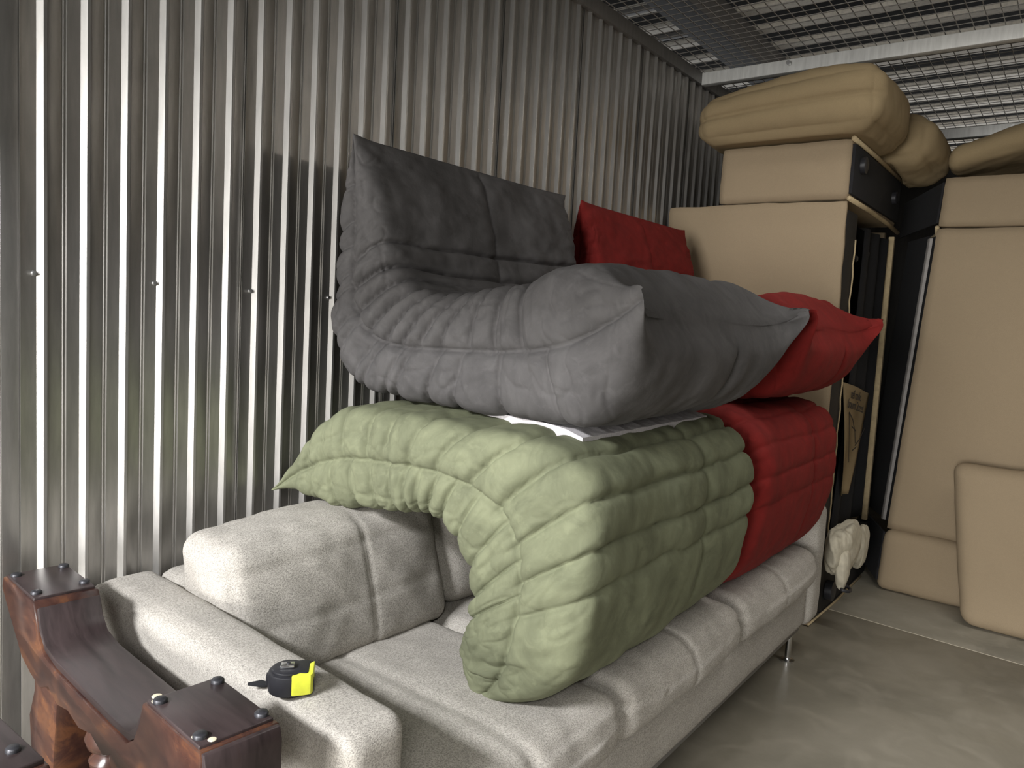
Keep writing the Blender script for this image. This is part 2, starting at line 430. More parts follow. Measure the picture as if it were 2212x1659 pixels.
while p0+k*PW < YB-.1:
    ys = p0+k*PW-(.032 if k < 0 else 0)
    if ys > YF-.3:
        if first is None:
            first = wall_panel(0, 6, wl); first.location.y = ys
        else:
            c = first.copy(); COL.objects.link(c); c.location.y = ys
    k += 1
fz = box('flashing', XW-.0115, XW-.0085, p0-.036, p0+.0015, 0, ZT, GALV, None, .0005); fz.parent = wl
tc = box('top_channel', XW-.02, XW+.012, YF, YB, ZT-.002, 2.49, GALV2, None, .002); tc.parent = wl
sc0 = lathe('screw', [(.0055, 0), (.0055, .0015), (.004, .003), (.004, .006), (.001, .0065)], (0, 0, 0), SCREW, None, 10, 'x')
sc0.location = (XW-.0095, 0, 0); sc0.parent = wl
for i, kk in enumerate(range(-3, 36, 3)):
    s = sc0 if i == 0 else sc0.copy()
    if i: COL.objects.link(s)
    s.location = (XW-.0092, RIB0-.006+kk*PER, 1.285-.012*i*.25)

# right, back and front walls (out of view, corrugated too)
wr_ = box('wall_right', XR, XR+.05, YF, YB, 0, 2.49, DARK_STEEL, None, 0); tag(wr_, kind='structure')
wb = box('wall_back', XW, XR, YB, YB+.04, 0, 2.49, DARK_STEEL, None, 0); tag(wb, kind='structure')
wf = box('wall_front', XW, XR, YF-.06, YF, 2.03, 3.2, GALV2, None, 0); tag(wf, kind='structure')
# hallway beyond the roller door
for a_ in ((-2.9, 4.6, -7.75, -7.7), (-2.95, -2.9, -7.7, YF), (4.55, 4.6, -7.7, YF), (-2.9, XW-.06, YF-.06, YF), (XR+.05, 4.55, YF-.06, YF)):
    tag(box('wall_hallway', *a_, 0, 3.2, PLASTER, None, 0), kind='structure')

# floor: slabs with a pale filled joint
fl = box('floor', -4.5, 4.5, -7.8, YB, -.12, -.012, CONC, None, 0); tag(fl, kind='structure')
JY0, JY1 = 3.59, 3.50          # the joint runs slightly askew
def slab(pts):
    return extr('floor_slab', pts, 'z', -.012, 0, CONC, fl, .0008)
slab([(-4.5, -7.8), (4.5, -7.8), (4.5, JY1-.003-.3), (-4.5, JY0-.004+.27)])
slab([(-4.5, JY0+.003+.27), (4.5, JY1+.004-.3), (4.5, YB), (-4.5, YB)])
JOINT = simple('joint_filler', srgb(214, 206, 188), .8)
extr('joint_filler', [(-4.5, JY0-.004+.27), (4.5, JY1-.003-.3), (4.5, JY1+.004-.3), (-4.5, JY0+.003+.27)], 'z', -.012, -.0005, JOINT, fl, 0)

# ceiling: fluted roof deck with purlins, wire mesh, cross beams
ce = box('ceiling', -4.5, 7.5, -7.8, 12, 3.40, 3.44, simple('roof_gap_shade', srgb(14, 14, 14), .95), None, 0); tag(ce, kind='structure')  # near-black backing paints in the shade between the deck flutes
DECK = mat_metal('deck_steel', srgb(225, 218, 205), .6, .1)
def flute():
    y = [0, .002, .006, .094, .098, .100]; z = [3.045, 3.03, 3.02, 3.02, 3.03, 3.045]
    V = [(x, a, b+t) for x in (-4.4, 7.4) for t in (0, .002) for a, b in zip(y, z)]
    Fc = []; n = 6
    for i in range(n-1):
        Fc += [(i, i+1, 2*n+i+1, 2*n+i), (n+i, 3*n+i, 3*n+i+1, n+i+1)]
        Fc += [(i, n+i, n+i+1, i+1), (2*n+i, 2*n+i+1, 3*n+i+1, 3*n+i)]
    Fc += [(0, 2*n, 3*n, n), (n-1, 2*n-1, 4*n-1, 3*n-1)]
    o = mesh('deck_flute', V, Fc, DECK); o.parent = ce; return o
f0 = flute(); f0.location.y = 2.4
for i in range(1, 28):
    c = f0.copy(); COL.objects.link(c); c.location.y = 2.4+.305*i
for x in (-1.95, 2.4):
    b = box('purlin', x, x+.20, -2.6, 11.8, 2.86, 3.018, DARK_STEEL, None, .003); b.parent = ce
b = box('conduit_rail', -3.2, -1.98, 3.70, 3.73, 2.90, 2.93, GALV2, None, .003); b.parent = ce
b = b.copy(); COL.objects.link(b); b.location.y = .42
# wire mesh joined into one part
V, Fc = [], []
def bar(x0, x1, y0, y1, z, r):
    n = len(V)
    for zz in (z-r, z+r):
        V.extend([(x0, y0, zz), (x1, y0, zz), (x1, y1, zz), (x0, y1, zz)])
    Fc.extend([(n, n+3, n+2, n+1), (n+4, n+5, n+6, n+7), (n, n+1, n+5, n+4), (n+1, n+2, n+6, n+5), (n+2, n+3, n+7, n+6), (n+3, n, n+4, n+7)])
MR = .0015
y = 1.0
while y < YB: bar(XW, XR, y-MR, y+MR, 2.488, MR); y += .052
x = XW+.02
while x < XR: bar(x-MR, x+MR, 1.0, YB, 2.4905, MR); x += .052
wm = mesh('wire_mesh', V, Fc, WIRE); tag(wm, kind='stuff'); wm.parent = ce
for yy_, zb in ((3.58, 2.428), (5.16, 2.428)):
    bm_ = box('crossbeam', XW+.013, XR, yy_-.002, yy_+.042, zb, zb+.058, WHITE_STEEL, None, .003); bm_.parent = ce
for (bx, by) in ((-1.21, 3.54), (-.46, 5.12)):
    s = lathe('beam_bolt', [(.010, 0), (.010, .006), (.006, .007), (.006, .030), (.001, .031)], (bx, by+.006, 2.462), SCREW, None, 10, 'y'); s.parent = ce

# ================================================================ LIGHT GREY SOFA
sf = root('fabric_sofa', 'long light grey woven fabric sofa along the metal wall, on slim chrome legs', 'sofa', (-1.15, 1.9, 0))
SX0, SX1 = -1.60, -.735
def seatwarp(Q):
    Q = Q.copy(); f = np.clip((Q[:, 0]-(-.90))/.20, 0, 1); Q[:, 2] -= .012*f**2*(Q[:, 2] > .40); return Q
base = cushion('base', -1.58, -.755, .80, 2.93, .14, .335, SOFA, sf, .03, (.004, .004, .0), .03, 3, .003)
frame = box('base_rail', -1.55, -.775, .84, 2.93, .118, .142, GALV2, sf, .004)
for (lx, ly) in ((-.80, 2.90), (-.80, .86), (-1.5, 2.90), (-1.5, .86)):
    lathe('leg', [(.026, 0), (.026, .006), (.011, .009), (.011, .118), (.018, .12)], (lx, ly, 0), CHROME, sf, 20)
cuts = [(.84, 1.425), (1.430, 2.135), (2.140, 2.90)]
for i, (a, b) in enumerate(cuts):
    mid = (a+b)/2 if i else 1.10
    if i == 2: mid = 2.50
    cushion('seat_cushion', -1.40, -.715, a, b, .315, .462, SOFA, sf, .050, (.012, .004, .014), .011, 5+i, .006,
            seams=[(2, .425, 0, 1, .003), (1, mid, 2, 1, .004), (1, mid, 0, 1, .004)], sdepth=.006, warp=seatwarp)
def armwarp(Q):
    Q = Q.copy(); t = np.clip((Q[:, 0]-SX0)/(SX1-SX0), 0, 1)
    g = np.clip((Q[:, 1]-.715)/.145, 0, 1); Q[:, 1] -= t*(.03+.03*g)
    return Q
cushion('armrest', -1.635, -.765, .715, .860, .13, .645, SOFA, sf, .030, (.006, .004, .006), .012, 11, .004,
        seams=[(1, .742, 2, 1, .003)], warp=armwarp, sdepth=.004)
cushion('armrest', -1.62, -.745, 2.93, 3.08, .13, .600, SOFA, sf, .038, (.006, .006, .006), .014, 12, .004, seams=[(0, -.84, 2, 1, .003)])
cushion('back_frame', -1.635, -1.50, .862, 2.925, .14, .640, SOFA, sf, .035, (.0, .0, .004), .03, 13, .003)
def bw(y0, y1, lean=.10, top=.80):
    def f(Q):
        Q = Q.copy(); z = Q[:, 2]; Q[:, 0] -= lean*((z-.46)/.34)
        return Q
    return f
def cush_l(Q):
    Q = Q.copy(); z = (Q[:, 2]-.44)/.36; t = (Q[:, 1]-.86)/.6
    Q[:, 0] -= .085*z+.02*(1-t)*0
    Q[:, 2] += (-.055*np.clip(1-t, 0, 1)**1.5-.040*np.clip(t, 0, 1))*z
    Q[:, 2] += .05*(1-t)*(1-z)*np.clip((t < .6), 0, 1)*0
    return Q
cushion('back_cushion', -1.455, -1.255, .850, 1.470, .455, .800, SOFA, sf, .045, (.022, .006, .006), .010, 21, .008,
        seams=[(2, .735, 0, 1, .003), (1, 1.20, 0, 1, .003), (2, .60, 0, 1, .003)], warp=cush_l, sdepth=.0035)
for i, (a, b) in enumerate([(1.478, 2.15), (2.155, 2.88)]):
    cushion('back_cushion', -1.455, -1.275, a, b, .462, .775, SOFA, sf, .055, (.02, .008, .01), .02, 24+i, .008, warp=bw(a, b, .06))

# ================================================================ QUILTED SOFAS
# grey one, upright in the stack: (outer = back and underside, inner = seat side)
def eq(a, b, n): return [a+(b-a)*i/(n-1) for i in range(n)]
def grey_like(name, label, mat, dy, y0, y1, seed, dx=0, eny=.045, depth=.016, detail=True, earmat=None, ln=None):
    r = root('quilted_sofa', label, 'sofa', (-1.15, (y0+y1)/2, 1.03))
    outer = [(-1.470, 1.655), (-1.512, 1.560), (-1.543, 1.42), (-1.562, 1.27), (-1.552, 1.14), (-1.475, 1.052), (-1.34, 1.030), (-1.15, 1.026), (-.95, 1.026), (-.79, 1.038), (-.695, 1.095), (-.660, 1.185), (-.690, 1.260)]
    inner = [(-1.458, 1.660), (-1.425, 1.600), (-1.390, 1.50), (-1.370, 1.42), (-1.345, 1.355), (-1.290, 1.315), (-1.210, 1.300), (-1.10, 1.308), (-.99, 1.325), (-.88, 1.352), (-.80, 1.374), (-.742, 1.332), (-.692, 1.271)]
    outer = [(x+dx, z) for x, z in outer]; inner = [(x+dx, z) for x, z in inner]
    si = [(.30, .9, 1, .2)]+[(s, 1.45 if i < 5 else 1.0, .4 if i % 2 else .85, .6) for i, s in enumerate(eq(.365, .72, 7))]+[(.81, .8, .2, .3), (.88, .9, .2, .2), (.955, 1.0, .5, 0)]
    so = [(.10, .6, .1, 0), (.19, .8, .1, 0)]+[(s+(.012 if i % 2 else -.008), .72, .25, -.5) for i, s in enumerate(eq(.26, .66, 9))]+[(.73, .8, .2, -.4), (.80, .9, .3, -.4), (.90, .9, .3, -.3), (1.02, .7, 1, 0)]
    o = togo('body', mat, r, outer, inner, y0, y1, si, so, long_in=[(0.0, .0, .5, .5), (.0, .8, 1.2, .5)], long_out=[(0.07, .80, 1.3, 1.3)],
             ear=(.010, .075), ear_y=(0, eny), seed=seed, r_side=.10, taper=.19, narrow=.075, depth=depth)
    return r
# green one, upside down: outer = underside/back, inner = the hollow side
def green_like(name, label, mat, y0, y1, seed, dx=0, top=1.0, depth=.014):
    r = root('quilted_sofa', label, 'sofa', (-1.1, (y0+y1)/2, .455))
    outer = [(-1.600, .800), (-1.545, .885), (-1.470, .970), (-1.370, 1.020), (-1.25, 1.022), (-1.12, 1.020), (-.98, 1.018), (-.85, 1.014), (-.750, .985), (-.697, .91), (-.686, .79), (-.700, .65), (-.735, .55), (-.810, .480), (-.930, .462)]
    inner = [(-1.595, .788), (-1.530, .778), (-1.450, .768), (-1.350, .770), (-1.25, .785), (-1.16, .800), (-1.09, .795), (-1.035, .755), (-1.010, .70), (-1.000, .65), (-1.003, .60), (-1.012, .56), (-1.018, .52), (-1.010, .485), (-.965, .462)]
    outer = [(x+dx, z) for x, z in outer]; inner = [(x+dx, z) for x, z in inner]
    si = [(.13, .8, .3, 0), (.20, .8, .3, .1), (.27, .8, .3, 0), (.335, .9, .4, .2), (.40, 1, .5, .2), (.455, 1.1, .6, .1), (.50, 1, .7, 0), (.55, 1.1, .7, -.2), (.605, 1.1, .7, -.2), (.67, 1.1, 1, 0), (.75, 1.0, 1, 0), (.83, .9, 1, 0), (.90, .9, .5, 0)]
    so = [(.12, .8, .1, 0), (.18, .8, .2, 0), (.25, .9, .2, 0), (.325, 1, .2, .1), (.385, .9, .2, .2), (.46, .9, .2, .3), (.535, 1.0, .25, .5), (.635, 1.2, 1, .5), (.72, 1.2, 1, .4), (.80, 1.1, 1, .3), (.875, 1.0, 1, .2), (.945, .9, .9, 0)]
    o = togo('body', mat, r, outer, inner, y0, y1, si, so, long_out=[(.11, .50, 1.2, .9)], long_in=[(.1, 0, .6, .6)],
             ear=(.04, .0), ear_y=(.0, -.01), seed=seed, r_side=.085, flat=.462, depth=depth)
    if top <= 0: return r
    # white dust cover stretched on the underside that now faces up
    n = 24; P = []
    for i in range(n+1):
        row = []
        for k in range(14):
            x = -1.08+dx+(.28)*k/13*top; yv = y0+.175-.03*(k/13)+(y1-y0-.33+.04*(k/13))*i/n
            oc = sorted(outer[3:11]); z = float(np.interp(x, [q[0] for q in oc], [q[1] for q in oc]))+.012+.001*math.sin(i*2.1+k)
            row.append((x, yv, z))
        P.append(row)
    P = np.array(P); B = P.copy(); B[..., 2] -= .022
    V = np.vstack([P.reshape(-1, 3), B.reshape(-1, 3)]); Fc = []; m = 14; T_ = (n+1)*m
    for i in range(n):
        for k in range(m-1):
            a = i*m+k; Fc.append((a, a+1, a+m+1, a+m)); Fc.append((T_+a, T_+a+m, T_+a+m+1, T_+a+1))
    for i in range(n): Fc += [(i*m, i*m+m, T_+i*m+m, T_+i*m), (i*m+m-1, T_+i*m+m-1, T_+i*m+2*m-1, i*m+2*m-1)]
    for k in range(m-1): Fc += [(k, T_+k, T_+k+1, k+1), (n*m+k, n*m+k+1, T_+n*m+k+1, T_+n*m+k)]
    dcv = mesh('dust_cover', V, Fc, DCOVER, None, False); place(r, dcv); dcv['label'] = 'white fabric underside cover'
    return r
GY0, GY1 = 1.205, 2.14
green = green_like('green', 'sage green quilted sofa lying upside down on the grey fabric sofa', GR_SUEDE, 1.165, 2.085, 2)
grey = grey_like('grey', 'charcoal grey quilted sofa stacked on top of the green one', G_SUEDE, 0, 1.250, 2.185, 4)
redl = green_like('redl', 'red quilted sofa lying upside down behind the green one, under another red one', R_SUEDE, 2.10, 2.94, 6, .0, 0, .007)
redu = grey_like('redu', 'red quilted sofa on top of the far stack, behind the charcoal one', R_SUEDE, 0, 2.285, 3.14, 8, 0, 0., .010)
# zip pulls
for (px_, py_, pz_, rr) in ((-.702, 1.79, .80, green), (-.700, 2.70, .80, redl)):
    z = box('zip_pull', px_, px_+.006, py_-.004, py_+.004, pz_-.03, pz_+.012, SCREW if rr is green else BLACK_PLASTIC, rr, .0015)

# ================================================================ BEIGE SOFAS STANDING ON END
bs = root('beige_sofa', 'beige canvas sofa upended behind the red sofas, black underside showing, plump cushion on top', 'sofa', (-1.2, 3.8, 0))
cushion('back_panel', -1.625, -.835, 3.30, 3.33, .0, 1.795, BEIGE, bs, .012, (.0, .0, .0), .03, 31, .006)
cushion('upper_arm', -1.385, -.840, 3.30, 4.26, 1.800, 2.042, BEIGE, bs, .014, (.0, .003, .003), .03, 32, .005)
cushion('seat_edge', -1.62, -.90, 4.33, 4.40, .0, 1.79, BEIGE, bs, .012, (.0, .0, .0), .05, 33, .003)
box('arm_lining', -.842, -.828, 3.32, 4.24, 1.822, 2.020, BLACK_CLOTH, bs, .001)
box('frame_board', -.900, -.839, 3.331, 3.50, .02, 1.76, BLACK_WOOD, bs, .002)
box('lower_board', -.905, -.839, 3.50, 4.33, .0, .27, BLACK_WOOD, bs, .002)
box('inner_lining', -1.00, -.985, 3.50, 4.33, .27, 1.79, BLACK_CLOTH, bs, .001)
lathe('foot', [(.045, 0), (.045, .030), (.03, .034)], (-.836, 3.55, .10), BLACK_PLASTIC, bs, 20, 'x')
lathe('foot', [(.035, 0), (.035, .030), (.025, .034)], (-.836, 4.12, .12), BLACK_PLASTIC, bs, 20, 'x')
lathe('foot', [(.035, 0), (.035, .020), (.025, .024)], (-.830, 3.44, 1.955), BLACK_PLASTIC, bs, 20, 'x')
lathe('foot', [(.030, 0), (.030, .020), (.02, .024)], (-.830, 4.08, 1.92), BLACK_PLASTIC, bs, 20, 'x')
# pale piping and raw edges
tube('piping', [(-.832, 3.30, 1.80), (-.826, 3.6, 1.796), (-.824, 3.95, 1.788), (-.826, 4.26, 1.775)], .010, PIPING, bs)
tube('piping', [(-.834, 3.30, 2.038), (-.828, 3.7, 2.036), (-.828, 4.27, 2.03)], .010, PIPING, bs)
tube('piping', [(-.838, 3.30+.0, .01), (-.83, 3.7, .004), (-.83, 4.2, .004)], .005, PIPING, bs)
tube('staple_line', [(-.834+.002*math.sin(i*2.3), 3.475+.004*math.sin(i*1.7), .30+i*.052) for i in range(27)], .0035, PIPING, bs, 6)
# far rail of the frame: pale strip and black hanging cloth
box('frame_strip', -.872, -.845, 4.29, 4.322, .28, 1.76, PIPING, bs, .003)
def sheet(name, pts_fn, nu, nv, th, mat, parent):
    P = np.array([[pts_fn(i/nu, k/nv) for k in range(nv+1)] for i in range(nu+1)], float)
    Nn = np.cross(np.gradient(P, axis=0), np.gradient(P, axis=1)); Nn /= np.linalg.norm(Nn, axis=2)[..., None]+1e-9
    B = P-Nn*th; V = np.vstack([P.reshape(-1, 3), B.reshape(-1, 3)]); m = nv+1; T_ = (nu+1)*m; Fc = []
    for i in range(nu):
        for k in range(nv):
            a = i*m+k; Fc += [(a, a+1, a+m+1, a+m), (T_+a, T_+a+m, T_+a+m+1, T_+a+1)]
    for i in range(nu): Fc += [(i*m, i*m+m, T_+i*m+m, T_+i*m), (i*m+nv, T_+i*m+nv, T_+i*m+m+nv, i*m+m+nv)]
    for k in range(nv): Fc += [(k, T_+k, T_+k+1, k+1), (nu*m+k, nu*m+k+1, T_+nu*m+k+1, T_+nu*m+k)]
    o = mesh(name, V, Fc, mat, None, True)
    if parent is not None: place(parent, o)
    return o
sheet('hanging_lining', lambda u, v: (-.872+.012*math.sin(v*16), 3.79-.13*u*u+(.50+.13*u*u)*v, 1.74-1.42*u), 24, 30, .003, BLACK_CLOTH, bs)
sheet('inner_flap', lambda u, v: (-.955+.006*math.sin(v*8), 3.52+.30*v, 1.64-1.15*u), 16, 10, .004, BEIGE2, bs)
fp = sheet('printed_flap', lambda u, v: (-.850+.010*math.sin(v*5+u*3), 3.56+.17*u+(.58-.50*u)*v, 1.04-.54*u-.08*v*(1-u)), 20, 14, .003, BEIGE2, bs)
# printed scrawl on the flap: two text-like lines and sketch strokes
V, Fc = [], []
def stroke(pts, wd=.004):
    for (a, b) in zip(pts[:-1], pts[1:]):
        a = np.array(a); b = np.array(b); t = (b-a)/np.linalg.norm(b-a); n_ = np.array([-t[1], t[0]])*wd/2
        q = [a-n_, b-n_, b+n_, a+n_]; i0 = len(V)
        for dx_ in (-.8355, -.837):
            V.extend([(dx_, p[0], p[1]) for p in q])
        Fc.extend([(i0, i0+1, i0+2, i0+3), (i0+4, i0+7, i0+6, i0+5), (i0, i0+4, i0+5, i0+1), (i0+2, i0+6, i0+7, i0+3)])
stroke([(3.66, .90), (3.74, .86), (3.80, .80), (3.83, .74)], .006); stroke([(4.00, .80), (3.92, .755), (3.83, .73)], .006); stroke([(3.73, .83), (3.82, .80)], .005); stroke([(3.78, .71), (3.86, .72)], .005); stroke([(3.66, .90), (3.70, .78), (3.74, .66)], .004)
sk = mesh('printed_sketch', V, Fc, INK); place(bs, sk)
for (txt, ty, tz, a) in (('ref code', 3.66, .965, -.13), ('bourn Street', 3.62, .925, -.15)):
    tcv = bpy.data.curves.new('printed_text', 'FONT'); tcv.body = txt; tcv.size = .060; tcv.extrude = .0006
    to = bpy.data.objects.new('printed_text', tcv); COL.objects.link(to)
    dg = bpy.context.evaluated_depsgraph_get(); me = bpy.data.meshes.new_from_object(to.evaluated_get(dg)); bpy.data.objects.remove(to)
    o = link('printed_text', me, INK)
    me.transform(Matrix.Translation((-.836, ty, tz)) @ Matrix.Rotation(a, 4, 'X') @ Matrix(((0, 0, 1, 0), (1, 0, 0, 0), (0, 1, 0, 0), (0, 0, 0, 1))))
    place(bs, o)
# brackets and bolts inside
for (yb_, zb_) in ((3.60, 1.66), (3.86, 1.63), (3.66, 1.59)):
    lathe('bolt', [(.014, 0), (.014, .02), (.009, .024)], (-.885, yb_, zb_), BOLT, bs, 12, 'x')
box('bracket', -.90, -.868, 3.50, 3.64, 1.60, 1.625, BOLT, bs, .002)
box('bracket', -.90, -.860, 3.46, 3.53, .985, 1.01, BOLT, bs, .002)
box('bracket', -.90, -.860, 3.50, 3.58, .52, .56, BOLT, bs, .002)

# loose beige cushions on top of it
def topwarp(Q):
    Q = Q.copy(); t = (Q[:, 0]+1.47)/.75; up = (Q[:, 2]-2.06)/.24
    Q[:, 2] += .035*np.sin(np.clip(t, 0, 1)*2.0)*up-.03*(1-t)*up+.010*t
    Q[:, 2] = np.maximum(Q[:, 2], 2.048); return Q
tcsh = tag(cushion('seat_cushion', -1.475, -.735, 3.20, 3.78, 2.056, 2.270, BEIGE2, None, 0.070, (.03, .012, .055), .008, 41, .009,
              seams=[(2, 2.165, 1, -1, .005)], warp=topwarp, sdepth=.018), 'plump beige seat cushion lying on the upended beige sofa, long zip groove facing out', 'cushion', 'loose beige cushions')
def tw2(Q):
    Q = Q.copy(); t = np.clip((Q[:, 1]-3.8)/.5, 0, 1); Q[:, 2] -= .05*t; Q[:, 0] += .03*t; Q[:, 2] = np.where(Q[:, 0] < -.80, np.maximum(Q[:, 2], 2.048), Q[:, 2]); return Q
cs2 = tag(cushion('seat_cushion', -1.38, -.66, 3.835, 4.33, 2.056, 2.262, BEIGE2, None, .088, (.03, .02, .04), .016, 42, .014, warp=tw2),
          'second beige seat cushion tucked behind the plump one, drooping over the black edge', 'cushion', 'loose beige cushions')

# right-hand beige sofa standing on end
b2 = root('beige_sofa', 'beige canvas sofa standing on end at the right edge with a cushion leaning on it', 'sofa', (-.1, 4.3, 0))
LE = lambda z: -.735+(z)*.060
def rw(Q):
    Q = Q.copy(); Q[:, 0] += Q[:, 2]*.060; return Q
cushion('back_panel', -.735, .75, 4.10, 4.22, .30, 1.775, BEIGE, b2, .012, (.0, .004, .0), .04, 51, .005, warp=rw)
cushion('upper_arm', -.735, .75, 4.10, 4.80, 1.780, 2.010, BEIGE, b2, .016, (.0, .004, .004), .04, 52, .005, warp=rw)
cushion('lower_arm', -.735, .75, 4.055, 4.80, .0, .305, BEIGE, b2, .040, (.0, .012, .0), .03, 53, .006, warp=rw)
def dk(name, x0, x1, y0_, y1_, z0, z1, m):
    o = box(name, x0, x1, y0_, y1_, z0, z1, m, None, .002)
    for v in o.data.vertices: v.co.x += v.co.z*.060-(v.co.y-4.22)*.55*(1 if v.co.y > 4.225 else 0)
    place(b2, o); return o
dk('underside_lining', -.725, -.70, 4.221, 4.62, .30, 1.77, BLACK_CLOTH)
dk('arm_lining', -.745, -.735, 4.12, 4.70, 1.80, 1.99, BLACK_CLOTH)
dk('base_lining', -.747, -.737, 4.12, 4.62, .03, .28, BLACK_CLOTH)
dk('frame_strip', -.745, -.730, 4.30, 4.325, .30, 1.75, simple('grey_strip', srgb(150, 146, 142), .7))
tube('piping', [(-.735+1.778*.06, 4.11, 1.778), (-.76+1.76*.06, 4.3, 1.765), (-.86+1.74*.06, 4.5, 1.745)], .010, PIPING, b2)
# slab cushion leaning against it
def lw(Q):
    Q = Q.copy(); z = Q[:, 2]; Q[:, 1] += z*.17; Q[:, 0] += -z*.16; return Q
tag(cushion('seat_cushion', -.335, .55, 3.80, 3.915, .004, .700, BEIGE, None, .055, (.0, .012, .0), .02, 61, .006, warp=lw),
    'flat beige cushion with rounded corners propped on the floor against the right-hand beige sofa', 'cushion', 'loose beige cushions')
# cushion slung over the right-hand sofa
def uw(Q):
    Q = Q.copy(); t = np.clip((Q[:, 0]+.72)/.9, 0, 1); Q[:, 2] += .12*np.sin(t*1.7)-.05*(1-t)**2; return Q
tag(cushion('seat_cushion', -.615, .60, 4.10, 4.75, 2.055, 2.165, BEIGE2, None, .052, (.0, .01, .02), .02, 62, .012, warp=uw),
    'thin beige cushion sagging over the top of the right-hand upended sofa', 'cushion', 'loose beige cushions')

# cream cloth bundle hung on the frame
cl = root('cloth_bundle', 'crumpled cream cloth hanging low on the upended sofa beside the grey sofa arm', 'cloth', (-.78, 3.55, .15))
def blob(name, c, s, mat, parent, seed, n=48, am=.03, taper=0):
    th = np.linspace(0.02, math.pi-.02, n); ph = np.linspace(0, 2*math.pi, n*2, endpoint=False)
    TH, PH = np.meshgrid(th, ph, indexing='ij')
    d = np.stack([np.sin(TH)*np.cos(PH), np.sin(TH)*np.sin(PH), np.cos(TH)], -1)
    q = np.sign(d)*np.abs(d)**.8
    rr = 1+am*8*fbm(d[..., 0]*1.6+d[..., 2]*1.3+3, d[..., 1]*1.8-d[..., 2]+5, seed, 3)-am*5*np.abs(fbm(d[..., 1]*4+9, d[..., 2]*1.6+3, seed+2, 2))
    P = q*rr[..., None]*np.array(s)
    P[..., 1] *= 1+taper*d[..., 2]; P[..., 0] *= 1+taper*.5*d[..., 2]
    P += np.array(c)
    return grid_mesh(name, P, mat, True, parent)
blob('cloth', (-.765, 3.47, .330), (.052, .20, .105), WCLOTH, cl, 3, 56, .028, .10)
blob('cloth_tail', (-.733, 3.35, .265), (.026, .050, .085), WCLOTH, cl, 5, 30, .012, .35)
blob('cloth_fold', (-.748, 3.70, .285), (.032, .085, .10), WCLOTH, cl, 8, 40, .018, .3)
tube('dark_hem', [(-.722+.026*math.cos(a), 3.35+.034*math.sin(a), .190-.006*math.cos(a)) for a in [i*.45 for i in range(-4, 5)]], .007, BLACK_PLASTIC, cl)

